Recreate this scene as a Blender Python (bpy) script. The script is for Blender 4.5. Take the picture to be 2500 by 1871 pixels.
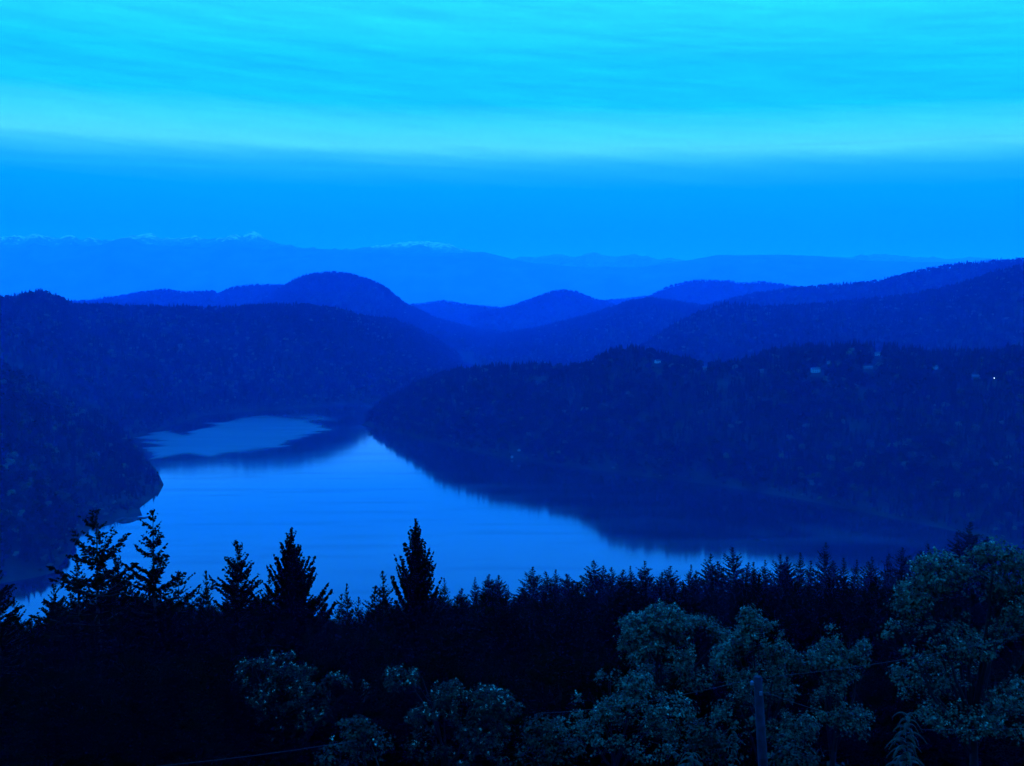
import bpy, math, random
import numpy as np

# ------------------------------------------------------------------ set-up
for o in list(bpy.data.objects):
    bpy.data.objects.remove(o)
SC = bpy.context.scene
COL = SC.collection

# ------------------------------------------------------------------ camera
F = 2680.0                       # focal length in pixels of the 2500 x 1871 photograph
CX, CY, EYE = 1250.0, 935.5, 715.0
CAMZ = 310.0
PITCH = math.atan((CY - EYE) / F)
cam_data = bpy.data.cameras.new("camera")
cam_data.sensor_width = 36.0
cam_data.lens = 36.0 * F / 2500.0
cam_data.clip_start = 0.5
cam_data.clip_end = 200000.0
cam = bpy.data.objects.new("camera", cam_data)
cam.location = (0, 0, CAMZ)
cam.rotation_euler = (math.pi / 2 - PITCH, 0, 0)
COL.objects.link(cam)
SC.camera = cam

# ------------------------------------------------------------------ world: blue dusk sky, high cloud sheet above a clear band
SKY_GAIN = 4.4
world = bpy.data.worlds.new("World")
SC.world = world
world.use_nodes = True
wt = world.node_tree
wt.nodes.clear()
def wn(kind, **kw):
    n = wt.nodes.new(kind)
    for k, v in kw.items():
        setattr(n, k, v)
    return n
def wmath(op, a, b=None, c=None):
    n = wn("ShaderNodeMath", operation=op)
    for i, v in enumerate((a, b, c)):
        if v is None:
            continue
        if isinstance(v, (int, float)):
            n.inputs[i].default_value = v
        else:
            wt.links.new(v, n.inputs[i])
    return n.outputs[0]
tc = wn("ShaderNodeTexCoord")
sep = wn("ShaderNodeSeparateXYZ")
wt.links.new(tc.outputs["Generated"], sep.inputs[0])
def wnoise(sx, sy, sz, scale, detail, rough=0.55, tilt=0.0):
    zz = wmath("MULTIPLY_ADD", sep.outputs["X"], tilt, sep.outputs["Z"])
    cb = wn("ShaderNodeCombineXYZ")
    wt.links.new(wmath("MULTIPLY", sep.outputs["X"], sx), cb.inputs[0])
    wt.links.new(wmath("MULTIPLY", sep.outputs["Y"], sy), cb.inputs[1])
    wt.links.new(wmath("MULTIPLY", zz, sz), cb.inputs[2])
    n = wn("ShaderNodeTexNoise")
    n.inputs["Scale"].default_value = scale
    n.inputs["Detail"].default_value = detail
    n.inputs["Roughness"].default_value = rough
    wt.links.new(cb.outputs[0], n.inputs["Vector"])
    return n.outputs["Fac"]
warp = wnoise(1.0, 1.0, 6.0, 2.0, 3.0, 0.5, 0.05)
q = wmath("MULTIPLY_ADD", sep.outputs["X"], 0.014, sep.outputs["Z"])
q = wmath("ADD", q, wmath("MULTIPLY_ADD", warp, 0.012, -0.005))
q = wmath("ADD", q, wmath("MULTIPLY_ADD", wnoise(3.0, 3.0, 40.0, 3.0, 4.0, 0.6, 0.08), 0.012, -0.006))
ramp = wn("ShaderNodeValToRGB")
wt.links.new(wmath("MULTIPLY", q, 2.0), ramp.inputs[0])
cr = ramp.color_ramp
SKY_STOPS = [(0.00, (0.000, 0.190, 4.0)), (0.055, (0.000, 0.235, 4.1)), (0.094, (0.000, 0.345, 4.2)), (0.112, (0.012, 0.46, 4.3)),
             (0.121, (0.035, 0.60, 4.3)), (0.130, (0.080, 0.82, 4.3)), (0.146, (0.050, 0.79, 4.3)),
             (0.166, (0.008, 0.63, 4.3)), (0.200, (0.008, 0.63, 4.3)), (0.245, (0.022, 0.77, 4.3)),
             (0.320, (0.012, 0.74, 4.3)), (0.500, (0.012, 0.74, 4.3))]
while len(cr.elements) < len(SKY_STOPS):
    cr.elements.new(0.5)
for e, (pos, c) in zip(cr.elements, SKY_STOPS):
    e.position = pos * 2.0
    e.color = (c[0] / SKY_GAIN, c[1] / SKY_GAIN, c[2] / SKY_GAIN, 1)
# wisps of the cloud sheet
streak = wnoise(1.6, 1.6, 26.0, 3.0, 4.0, 0.55, 0.10)
above = wmath("SMOOTH_MIN", wmath("MAXIMUM", wmath("MULTIPLY", wmath("SUBTRACT", q, 0.11), 14.0), 0.0), 1.0, 0.2)
amp = wmath("MULTIPLY_ADD", above, 0.44, 0.04)
fine = wnoise(5.0, 5.0, 60.0, 4.0, 5.0, 0.62, 0.06)
wisp = wmath("ADD", wmath("MULTIPLY", wmath("SUBTRACT", streak, 0.5), amp), 1.0)
fac = wmath("ADD", wmath("MULTIPLY", wmath("SUBTRACT", fine, 0.5), wmath("MULTIPLY_ADD", above, 0.34, 0.06)), wisp)
# a faint old vapour trail low in the left half
def trail(z0, width, side, gain):
    d = wmath("DIVIDE", wmath("SUBTRACT", sep.outputs["Z"], z0), width)
    g = wmath("EXPONENT", wmath("MULTIPLY", wmath("MULTIPLY", d, d), -1.0))
    m = wmath("MINIMUM", wmath("MAXIMUM", wmath("MULTIPLY", sep.outputs["X"], side), 0.0), 1.0)
    return wmath("MULTIPLY", wmath("MULTIPLY", g, m), wmath("MULTIPLY", streak, gain))
fac = wmath("ADD", fac, trail(0.1086, 0.0011, -6.0, 0.16))
fac = wmath("ADD", fac, trail(0.1272, 0.0012, 5.0, -0.14))
mul = wn("ShaderNodeVectorMath", operation="SCALE")
wt.links.new(ramp.outputs[0], mul.inputs[0])
wt.links.new(wmath("MULTIPLY", fac, SKY_GAIN), mul.inputs["Scale"])
# a little of the physical twilight sky, seen through the same blue cast
sky = wn("ShaderNodeTexSky", sky_type="NISHITA")
sky.sun_disc = False
sky.sun_elevation = math.radians(1.0)
sky.sun_rotation = math.radians(200.0)
tint = wn("ShaderNodeVectorMath", operation="MULTIPLY")
tint.inputs[1].default_value = (0.0002, 0.008, 0.040)
wt.links.new(sky.outputs[0], tint.inputs[0])
add = wn("ShaderNodeVectorMath", operation="ADD")
wt.links.new(mul.outputs[0], add.inputs[0])
wt.links.new(tint.outputs[0], add.inputs[1])
bg = wn("ShaderNodeBackground")
bg.inputs["Strength"].default_value = 1.0
wt.links.new(add.outputs[0], bg.inputs["Color"])
wo = wn("ShaderNodeOutputWorld")
wt.links.new(bg.outputs[0], wo.inputs["Surface"])

# ------------------------------------------------------------------ exposure and render settings
vs = SC.view_settings
vs.view_transform = "Standard"
vs.look = "None"
vs.exposure = 0.0
vs.gamma = 1.0
vs.use_curve_mapping = False
SC.render.engine = "CYCLES"
cy = SC.cycles
cy.use_denoising = True
cy.max_bounces = 4
cy.diffuse_bounces = 1
cy.glossy_bounces = 2
cy.transmission_bounces = 2
cy.transparent_max_bounces = 8
cy.volume_bounces = 1
cy.sample_clamp_indirect = 6.0

HAZE_DENSITY = 6.6e-5
HAZE_COLOR = (0.05, 0.255, 1.0)

# ------------------------------------------------------------------ helpers
sP, cP = math.sin(PITCH), math.cos(PITCH)
def ray(px, py):
    u = (px - CX) / F
    v = (CY - py) / F
    return np.array([u, cP + v * sP, -sP + v * cP])
def at(px, py, D):                       # the point D metres ahead that the photograph shows at (px, py)
    d = ray(px, py)
    return np.array([0, 0, CAMZ]) + d * (D / d[1])
def sea(px, py):                         # the same on the water
    d = ray(px, py)
    return np.array([0, 0, CAMZ]) + d * (-CAMZ / d[2])
def project(p):
    p = np.asarray(p, float)
    rel = p - np.array([0, 0, CAMZ])
    dep = rel[..., 1] * cP - rel[..., 2] * sP
    up = rel[..., 1] * sP + rel[..., 2] * cP
    return CX + F * rel[..., 0] / dep, CY - F * up / dep

_perm = np.random.RandomState(7).rand(256, 256)
def vnoise(x, y):
    xi = np.floor(x).astype(int); yi = np.floor(y).astype(int)
    fx = x - xi; fy = y - yi
    fx = fx * fx * (3 - 2 * fx); fy = fy * fy * (3 - 2 * fy)
    g = lambda a, b: _perm[a % 256, b % 256]
    return ((g(xi, yi) * (1 - fx) + g(xi + 1, yi) * fx) * (1 - fy)
            + (g(xi, yi + 1) * (1 - fx) + g(xi + 1, yi + 1) * fx) * fy)
def fbm(x, y, octaves=4, ridged=False):
    s = 0; a = 1.0; tot = 0
    for k in range(octaves):
        n = vnoise(x * 2 ** k + 17.3 * k, y * 2 ** k + 5.1 * k) * 2 - 1
        if ridged:
            n = 1 - 2 * np.abs(n)
        s = s + a * n; tot += a; a *= 0.5
    return s / tot

def mesh_np(name, verts, faces, mats=(), smooth=False):
    """faces: (n,3) or (n,4) index array"""
    verts = np.asarray(verts, np.float32); faces = np.asarray(faces, np.int32)
    k = faces.shape[1]
    me = bpy.data.meshes.new(name)
    me.vertices.add(len(verts)); me.vertices.foreach_set("co", verts.ravel())
    me.loops.add(faces.size); me.loops.foreach_set("vertex_index", faces.ravel())
    me.polygons.add(len(faces))
    me.polygons.foreach_set("loop_start", np.arange(0, faces.size, k, dtype=np.int32))
    me.polygons.foreach_set("use_smooth", np.full(len(faces), smooth))
    me.update(calc_edges=True)
    for m in mats:
        me.materials.append(m)
    return me
def link(name, me, parent=None):
    o = bpy.data.objects.new(name, me)
    COL.objects.link(o)
    if parent is not None:
        o.parent = parent
    return o
def tag(o, label=None, cat=None, group=None, kind=None):
    if label: o["label"] = label
    if cat: o["category"] = cat
    if group: o["group"] = group
    if kind: o["kind"] = kind
    return o
def thing(name, label, cat, loc=(0, 0, 0), rotz=0.0, group=None):
    o = bpy.data.objects.new(name, None)
    o.empty_display_size = 0.5
    o.location = [float(c) for c in loc]
    o.rotation_euler = (0, 0, rotz)
    COL.objects.link(o)
    return tag(o, label, cat, group)

class MB:
    """collects simple solids into one mesh"""
    def __init__(self):
        self.v = []; self.f = []; self.n = 0
    def add(self, v, f):
        self.v.append(np.asarray(v, float)); self.f += [[i + self.n for i in q] for q in f]; self.n += len(v)
    def box(self, c, s):
        x, y, z = c; a, b, h = s[0] / 2, s[1] / 2, s[2] / 2
        v = [(x + i * a, y + j * b, z + k * h) for k in (-1, 1) for j in (-1, 1) for i in (-1, 1)]
        self.add(v, [(0, 2, 3, 1), (4, 5, 7, 6), (0, 1, 5, 4), (2, 6, 7, 3), (0, 4, 6, 2), (1, 3, 7, 5)])
    def tube(self, pts, radii, n=7, cap=True):
        pts = [np.asarray(p, float) for p in pts]
        rings = []
        for i, p in enumerate(pts):
            t = pts[min(i + 1, len(pts) - 1)] - pts[max(i - 1, 0)]
            t = t / (np.linalg.norm(t) + 1e-9)
            a = np.cross(t, (0, 0, 1) if abs(t[2]) < 0.9 else (1, 0, 0)); a /= np.linalg.norm(a)
            b = np.cross(t, a)
            rings.append([p + radii[i] * (math.cos(2 * math.pi * k / n) * a + math.sin(2 * math.pi * k / n) * b) for k in range(n)])
        v = [q for r in rings for q in r]
        f = []
        for i in range(len(pts) - 1):
            for k in range(n):
                f.append((i * n + k, i * n + (k + 1) % n, (i + 1) * n + (k + 1) % n, (i + 1) * n + k))
        if cap:
            f.append(tuple(range(n))[::-1]); f.append(tuple((len(pts) - 1) * n + k for k in range(n)))
        self.add(v, f)
    def mesh(self, name, mat, smooth=False):
        me = bpy.data.meshes.new(name)
        me.from_pydata([tuple(p) for p in np.concatenate(self.v)], [], self.f)
        me.materials.append(mat)
        if smooth:
            me.polygons.foreach_set("use_smooth", np.full(len(me.polygons), True))
        me.update()
        return me
    def build(self, name, mat, parent=None, smooth=False):
        return link(name, self.mesh(name, mat, smooth), parent)

# ------------------------------------------------------------------ materials
def material(name):
    m = bpy.data.materials.new(name)
    m.use_nodes = True
    m.node_tree.nodes.clear()
    nt = m.node_tree
    out = nt.nodes.new("ShaderNodeOutputMaterial")
    b = nt.nodes.new("ShaderNodeBsdfPrincipled")
    nt.links.new(b.outputs[0], out.inputs["Surface"])
    return m, nt, b
def noisy(name, c0, c1, scale, rough=0.9, detail=4.0, coord="Object", lo=0.35, hi=0.65, spec=0.2, bump=0.0):
    m, nt, b = material(name)
    t = nt.nodes.new("ShaderNodeTexCoord")
    n = nt.nodes.new("ShaderNodeTexNoise")
    n.inputs["Scale"].default_value = scale
    n.inputs["Detail"].default_value = detail
    nt.links.new(t.outputs[coord], n.inputs["Vector"])
    r = nt.nodes.new("ShaderNodeValToRGB")
    r.color_ramp.elements[0].position = lo; r.color_ramp.elements[1].position = hi
    r.color_ramp.elements[0].color = (*c0, 1); r.color_ramp.elements[1].color = (*c1, 1)
    nt.links.new(n.outputs["Fac"], r.inputs[0])
    nt.links.new(r.outputs[0], b.inputs["Base Color"])
    b.inputs["Roughness"].default_value = rough
    b.inputs["Specular IOR Level"].default_value = spec
    if bump:
        bp = nt.nodes.new("ShaderNodeBump")
        bp.inputs["Strength"].default_value = bump
        nt.links.new(n.outputs["Fac"], bp.inputs["Height"])
        nt.links.new(bp.outputs[0], b.inputs["Normal"])
    return m
def foliage(name, stops, spec=0.15, rough=0.7, translucent=0.0):
    """colour differs from tree to tree (object random) and a little within a tree"""
    m, nt, b = material(name)
    oi = nt.nodes.new("ShaderNodeObjectInfo")
    r = nt.nodes.new("ShaderNodeValToRGB")
    while len(r.color_ramp.elements) < len(stops):
        r.color_ramp.elements.new(0.5)
    for e, (p, c) in zip(r.color_ramp.elements, stops):
        e.position = p; e.color = (*c, 1)
    nt.links.new(oi.outputs["Random"], r.inputs[0])
    nt.links.new(r.outputs[0], b.inputs["Base Color"])
    b.inputs["Roughness"].default_value = rough
    b.inputs["Specular IOR Level"].default_value = spec
    return m

M = {}
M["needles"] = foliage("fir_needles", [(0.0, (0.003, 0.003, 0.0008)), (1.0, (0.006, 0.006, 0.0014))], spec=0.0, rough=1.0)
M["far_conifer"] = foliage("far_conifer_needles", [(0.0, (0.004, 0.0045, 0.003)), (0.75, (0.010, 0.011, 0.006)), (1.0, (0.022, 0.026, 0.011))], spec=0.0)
M["far_leaf"] = foliage("far_spring_leaves", [(0.0, (0.015, 0.018, 0.006)), (0.6, (0.03, 0.036, 0.012)), (1.0, (0.08, 0.09, 0.035))], spec=0.1)
M["bark"] = noisy("bark", (0.010, 0.008, 0.006), (0.028, 0.022, 0.018), 3.0, 0.95)
M["pale_bark"] = noisy("maple_bark", (0.005, 0.004, 0.003), (0.014, 0.012, 0.010), 3.0, 0.95)
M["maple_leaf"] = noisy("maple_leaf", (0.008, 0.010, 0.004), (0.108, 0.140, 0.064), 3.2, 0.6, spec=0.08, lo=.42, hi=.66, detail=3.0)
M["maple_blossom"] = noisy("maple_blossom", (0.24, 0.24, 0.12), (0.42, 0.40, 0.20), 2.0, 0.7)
M["dark_leaf"] = noisy("painted_shade_leaf", (0.003, 0.004, 0.0015), (0.042, 0.054, 0.022), 3.2, 0.6, spec=0.05, lo=.45, hi=.70, detail=3.0)  # darker copy of the maple leaf, shade of the low growth painted in
M["forest_floor"] = noisy("forest_floor", (0.010, 0.012, 0.007), (0.030, 0.030, 0.018), 0.02, 1.0, spec=0.0)
M["cedar"] = noisy("cedar_spray", (0.004, 0.010, 0.0015), (0.016, 0.034, 0.005), 3.0, 0.6, spec=0.2)
M["pole_wood"] = noisy("weathered_pole_wood", (0.012, 0.008, 0.010), (0.030, 0.020, 0.024), 4.0, 0.9)
M["porcelain"] = noisy("porcelain", (0.12, 0.10, 0.10), (0.20, 0.17, 0.17), 4.0, 0.3)
M["wire"] = noisy("cable", (0.02, 0.02, 0.02), (0.03, 0.03, 0.03), 1.0, 0.6)
M["house_wall"] = noisy("house_siding", (0.30, 0.28, 0.22), (0.42, 0.40, 0.32), 0.8, 0.8)
M["house_wall_dull"] = noisy("house_siding_dull", (0.07, 0.065, 0.05), (0.12, 0.11, 0.09), 0.8, 0.8)
M["house_roof"] = noisy("house_roof", (0.06, 0.055, 0.05), (0.11, 0.10, 0.09), 1.5, 0.8)
M["glass"] = noisy("window_glass", (0.01, 0.012, 0.015), (0.02, 0.022, 0.025), 1.0, 0.1, spec=0.5)
M["rock"] = noisy("bare_rock", (0.10, 0.10, 0.09), (0.22, 0.21, 0.19), 0.25, 0.9)
M["shore_rock"] = noisy("shore_rock", (0.010, 0.010, 0.010), (0.035, 0.035, 0.03), 0.15, 0.9)

# mountain: dark forest and rock below, broken snow above
def mountain_material():
    m, nt, b = material("mountain_rock_and_snow")
    g = nt.nodes.new("ShaderNodeNewGeometry")
    s = nt.nodes.new("ShaderNodeSeparateXYZ")
    nt.links.new(g.outputs["Position"], s.inputs[0])
    n = nt.nodes.new("ShaderNodeTexNoise")
    n.inputs["Scale"].default_value = 0.0050
    n.inputs["Detail"].default_value = 6.0
    n.inputs["Roughness"].default_value = 0.65
    nt.links.new(g.outputs["Position"], n.inputs["Vector"])
    h = nt.nodes.new("ShaderNodeMapRange")
    h.inputs["From Min"].default_value = 1500; h.inputs["From Max"].default_value = 2300
    h.inputs["To Min"].default_value = -0.30; h.inputs["To Max"].default_value = 0.115
    nt.links.new(s.outputs["Z"], h.inputs["Value"])
    a = nt.nodes.new("ShaderNodeMath"); a.operation = "ADD"
    nt.links.new(n.outputs["Fac"], a.inputs[0]); nt.links.new(h.outputs[0], a.inputs[1])
    r = nt.nodes.new("ShaderNodeValToRGB")
    r.color_ramp.elements[0].position = 0.50; r.color_ramp.elements[0].color = (0.12, 0.18, 0.07, 1)
    r.color_ramp.elements[1].position = 0.62; r.color_ramp.elements[1].color = (0.6, 0.66, 0.66, 1)
    nt.links.new(a.outputs[0], r.inputs[0])
    nt.links.new(r.outputs[0], b.inputs["Base Color"])
    b.inputs["Roughness"].default_value = 0.9
    b.inputs["Specular IOR Level"].default_value = 0.1
    return m
M["mountain"] = mountain_material()
M["foothill"] = noisy("foothill_forest", (0.10, 0.15, 0.05), (0.13, 0.19, 0.075), 0.0015, 1.0, spec=0.0)

def water_material():
    m, nt, b = material("inlet_water")
    b.inputs["Base Color"].default_value = (0.002, 0.006, 0.010, 1)
    b.inputs["IOR"].default_value = 1.333
    a = nt.nodes.new("ShaderNodeAttribute"); a.attribute_name = "ripple"
    t = nt.nodes.new("ShaderNodeTexCoord")
    mp = nt.nodes.new("ShaderNodeMapping")
    mp.inputs["Scale"].default_value = (0.006, 0.02, 1)
    nt.links.new(t.outputs["Object"], mp.inputs[0])
    n = nt.nodes.new("ShaderNodeTexNoise"); n.inputs["Scale"].default_value = 1.0; n.inputs["Detail"].default_value = 4.0
    nt.links.new(mp.outputs[0], n.inputs["Vector"])
    c = nt.nodes.new("ShaderNodeMath"); c.operation = "MULTIPLY_ADD"
    nt.links.new(n.outputs["Fac"], c.inputs[0]); c.inputs[1].default_value = 0.05; c.inputs[2].default_value = 0.055
    nt.links.new(c.outputs[0], b.inputs["Roughness"])
    # wind-ruffled water: the same water, with the light scattered by its ripples
    w = nt.nodes.new("ShaderNodeBsdfPrincipled")
    w.inputs["Base Color"].default_value = (0.002, 0.006, 0.010, 1)
    w.inputs["IOR"].default_value = 1.333
    w.inputs["Roughness"].default_value = 0.40
    mx = nt.nodes.new("ShaderNodeMixShader")
    nt.links.new(a.outputs["Fac"], mx.inputs[0])
    nt.links.new(b.outputs[0], mx.inputs[1])
    nt.links.new(w.outputs[0], mx.inputs[2])
    out = next(n for n in nt.nodes if n.type == "OUTPUT_MATERIAL")
    nt.links.new(mx.outputs[0], out.inputs["Surface"])
    return m
M["water"] = water_material()

# ------------------------------------------------------------------ water: the inlet and the strait beyond as one sheet
def poly_mask(px, py, poly, soft):
    """1 inside the polygon, falling to 0 over `soft` outside (signed distance)"""
    poly = np.asarray(poly, float)
    inside = np.zeros(px.shape, bool); dist = np.full(px.shape, 1e9)
    n = len(poly)
    for i in range(n):
        ax, ay = poly[i]; bx, by = poly[(i + 1) % n]
        cond = ((ay > py) != (by > py)) & (px < (bx - ax) * (py - ay) / (by - ay + 1e-12) + ax)
        inside ^= cond
        t = np.clip(((px - ax) * (bx - ax) + (py - ay) * (by - ay)) / ((bx - ax) ** 2 + (by - ay) ** 2 + 1e-9), 0, 1)
        dist = np.minimum(dist, np.hypot(px - ax - t * (bx - ax), py - ay - t * (by - ay)))
    sd = np.where(inside, dist, -dist)
    return np.clip(sd / soft + 0.5, 0, 1)
RIPPLES = [  # (outline on the water as the photograph shows it, strength, softness)
    ([(322, 1068), (400, 1050), (440, 1062), (480, 1045), (560, 1020), (640, 1014), (740, 1024), (810, 1048), (775, 1060),
      (715, 1075), (690, 1094), (560, 1106), (520, 1116), (470, 1108), (350, 1122), (380, 1108), (345, 1098), (395, 1088), (345, 1080), (390, 1074)], 1.0, 9),
    ([(1815, 1300), (1870, 1293), (1900, 1302), (1850, 1308)], 0.22, 10),
    ([(1920, 1281), (2010, 1286), (2120, 1304), (2300, 1330), (2330, 1340), (2150, 1325), (1960, 1320), (2000, 1308)], 0.25, 12),
    ([(690, 1014), (770, 1012), (830, 1028), (760, 1030)], 0.5, 7),
    ([(870, 989), (960, 992), (900, 996)], 0.5, 6),
    ([(500, 1136), (640, 1128), (760, 1134), (700, 1142), (560, 1146)], 0.16, 14),
    ([(380, 1150), (520, 1146), (600, 1158), (450, 1166)], 0.12, 14),
    ([(820, 1396), (960, 1380), (1100, 1396), (960, 1416)], 0.12, 20),
]
xs = np.unique(np.concatenate([np.array([-72e3, -40e3, -20e3, -10e3, -6e3, -4e3, -2.6e3, -1.9e3]), np.arange(-1500, 1700, 12.0), np.array([2e3, 2.6e3, 4e3, 7e3, 12e3, 20e3, 40e3, 72e3])]))
ys = np.unique(np.concatenate([np.array([-17e3, -8e3, -3e3, -800, 0, 300]), np.arange(600, 3400, 14.0), np.array([3.8e3, 4.5e3, 6e3, 8e3, 11e3, 16e3, 22e3, 30e3, 45e3, 72e3])]))
gx, gy = np.meshgrid(xs, ys)
wv = np.stack([gx.ravel(), gy.ravel(), np.zeros(gx.size)], 1)
nx = len(xs)
idx = np.arange(gx.size).reshape(gx.shape)
wf = np.stack([idx[:-1, :-1], idx[:-1, 1:], idx[1:, 1:], idx[1:, :-1]], -1).reshape(-1, 4)
wme = mesh_np("water", wv, wf, [M["water"]])
rip = np.zeros(len(wv))
sel = (wv[:, 1] > 700) & (wv[:, 1] < 3500)
ppx, ppy = project(wv[sel])
wob = fbm(wv[sel][:, 0] / 90, wv[sel][:, 1] / 160, 4)
lane = fbm(wv[sel][:, 0] / 170 + 31, wv[sel][:, 1] / 26 + 4, 4)
r_ = np.zeros(sel.sum())
for poly, st, soft in RIPPLES:
    r_ = np.maximum(r_, st * (.94 + .14 * lane) * poly_mask(ppx + 18 * wob + 30 * lane, ppy + 4 * wob + 2 * lane, poly, soft))
rip[sel] = np.clip(np.maximum(r_, .16 * np.clip(lane * 2.2 - .15, 0, 1)), 0, 1)
rip[wv[:, 1] > 9000] = .6
at_ = wme.attributes.new("ripple", "FLOAT", "POINT")
at_.data.foreach_set("value", rip.astype(np.float32))
tag(link("water", wme), kind="structure")

# ------------------------------------------------------------------ hills
def keys(tab, u):
    """smooth interpolation of rows (u, x, y, z)"""
    tab = np.asarray(tab, float)
    return np.stack([np.interp(u, tab[:, 0], tab[:, k]) for k in range(1, tab.shape[1])], 1)
HILLS = {}
def hill(name, crest, foot, back, nu=140, nt=46, nb=14, drop=0.0, rough=14.0, rscale=260.0, bulge=1.0, crest_noise=2.0, mat=None, back_z=-15.0, seed=0, ridged=False, smooth=True):
    """crest: (u, px, py, depth) as photographed; foot: (u, px, py) on the water or (u, px, None, depth) at sea level behind nearer ground"""
    c = np.array([[k[0], *at(k[1], k[2], k[3])] for k in crest])
    c[:, 3] -= drop
    f = []
    for k in foot:
        p = sea(k[1], k[2]) if k[2] is not None else np.array([(k[1] - CX) / F * k[3], k[3], 0.0])
        f.append([k[0], *p])
    f = np.array(f)
    u = np.linspace(crest[0][0], crest[-1][0], nu)
    C = keys(c, u); FT = keys(f, u)
    C[:, 2] += crest_noise * fbm(u / (u[-1] - u[0]) * 60 + seed, u * 0 + seed * 3.1, 4)
    C[:, 2] = np.maximum(C[:, 2], -3)
    out_dir = C - FT; out_dir[:, 2] = 0
    ln = np.linalg.norm(out_dir, axis=1, keepdims=True)
    out_dir = out_dir / np.maximum(ln, 1.0)
    # keep the back away from the camera
    rad = C.copy(); rad[:, 2] = 0; rad /= np.linalg.norm(rad, axis=1, keepdims=True)
    out_dir = 0.35 * out_dir + 0.65 * rad
    t = np.linspace(0, 1, nt)
    V = []
    under = FT.copy(); under[:, 2] = -15.0
    under[:, :2] += (FT - C)[:, :2] / np.maximum(ln, 1.0) * 25.0
    V.append(under)
    for k in t:
        p = FT + (C - FT) * k
        s = (1 - bulge) * k + bulge * math.sin(k * math.pi / 2) ** 1.15
        p[:, 2] = FT[:, 2] + (C[:, 2] - FT[:, 2]) * s
        w = math.sin(math.pi * k) ** 0.8 if 0 < k < 1 else 0.0
        p[:, 2] += w * rough * fbm(p[:, 0] / rscale + seed, p[:, 1] / rscale - seed, 5, ridged) * np.clip((C[:, 2] - FT[:, 2]) / 60, 0, 1)
        p[:, 2] = np.where(k > 0.02, np.maximum(p[:, 2], FT[:, 2] + 0.3), p[:, 2])
        V.append(p)
    for j in range(1, nb + 1):
        k = j / nb
        p = C + out_dir * back * k
        p[:, 2] = C[:, 2] + (back_z - C[:, 2]) * (k * k * (3 - 2 * k))
        V.append(p)
    V = np.array(V)                          # rows x nu x 3
    idx = np.arange(V.shape[0] * nu).reshape(V.shape[0], nu)
    fc = np.stack([idx[:-1, :-1], idx[:-1, 1:], idx[1:, 1:], idx[1:, :-1]], -1).reshape(-1, 4)
    me = mesh_np(name, V.reshape(-1, 3), fc, [mat or M["forest_floor"]], smooth)
    o = tag(link(name, me), kind="structure")
    HILLS[o.name] = dict(V=V, nt=nt, obj=o)
    return o
def col(tab, D=None):                        # crest keyed by its own photograph column
    return [(k[0], k[0], k[1], k[2] if len(k) > 2 else D) for k in tab]

# far snow mountains and their foothills across the strait
def mfoot(x0, x1, D):
    return [(x0, x0, None, D), (x1, x1, None, D)]
hill("mountain_range", col([(-400, 585), (-200, 575), (-60, 583), (0, 577), (35, 572), (60, 580), (90, 572), (130, 576), (180, 577), (200, 585), (250, 591), (300, 579), (340, 574), (370, 574), (400, 580),
     (440, 585), (470, 581), (520, 583), (550, 581), (590, 577), (620, 572), (650, 584), (700, 603), (740, 606), (800, 610), (860, 612), (890, 604), (950, 610),
     (1000, 602), (1030, 598), (1060, 606), (1100, 618), (1180, 640), (1300, 660)], 38000),
     mfoot(-400, 1300, 31500), 6000, nu=420, nt=60, rough=420, rscale=1500, crest_noise=170, mat=M["mountain"], ridged=True, seed=3, smooth=False, bulge=0.5)
hill("mountain_range", col([(760, 640), (850, 605), (950, 600), (1000, 588), (1040, 589), (1100, 598), (1150, 615), (1200, 632), (1300, 630), (1340, 622), (1400, 627), (1450, 618), (1500, 630), (1550, 625),
     (1600, 634), (1700, 640), (1900, 640), (2050, 632), (2100, 626), (2165, 622), (2230, 630), (2400, 632), (2600, 640), (2900, 640)], 46000),
     mfoot(760, 2900, 38000), 6000, nu=420, nt=50, rough=420, rscale=1700, crest_noise=140, mat=M["mountain"], ridged=True, seed=5, smooth=False, bulge=0.5)
hill("foothill", col([(-400, 600), (-150, 590), (0, 594), (50, 604), (80, 593), (120, 604), (160, 597), (210, 603), (250, 597), (290, 582), (320, 580), (345, 596), (420, 601), (500, 604), (540, 593),
     (570, 585), (590, 592), (640, 604), (690, 601), (730, 607), (850, 612), (950, 613), (1050, 619), (1120, 617), (1180, 616), (1220, 626), (1290, 641), (1400, 651), (1560, 653),
     (1620, 645), (1680, 637), (1750, 624), (1880, 623), (2000, 625), (2100, 636), (2300, 641), (2500, 650), (2900, 655)], 33500),
     mfoot(-400, 2900, 29000), 4000, nu=420, nt=40, rough=200, rscale=1200, crest_noise=25, seed=8, bulge=0.7, mat=M["foothill"])

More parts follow.
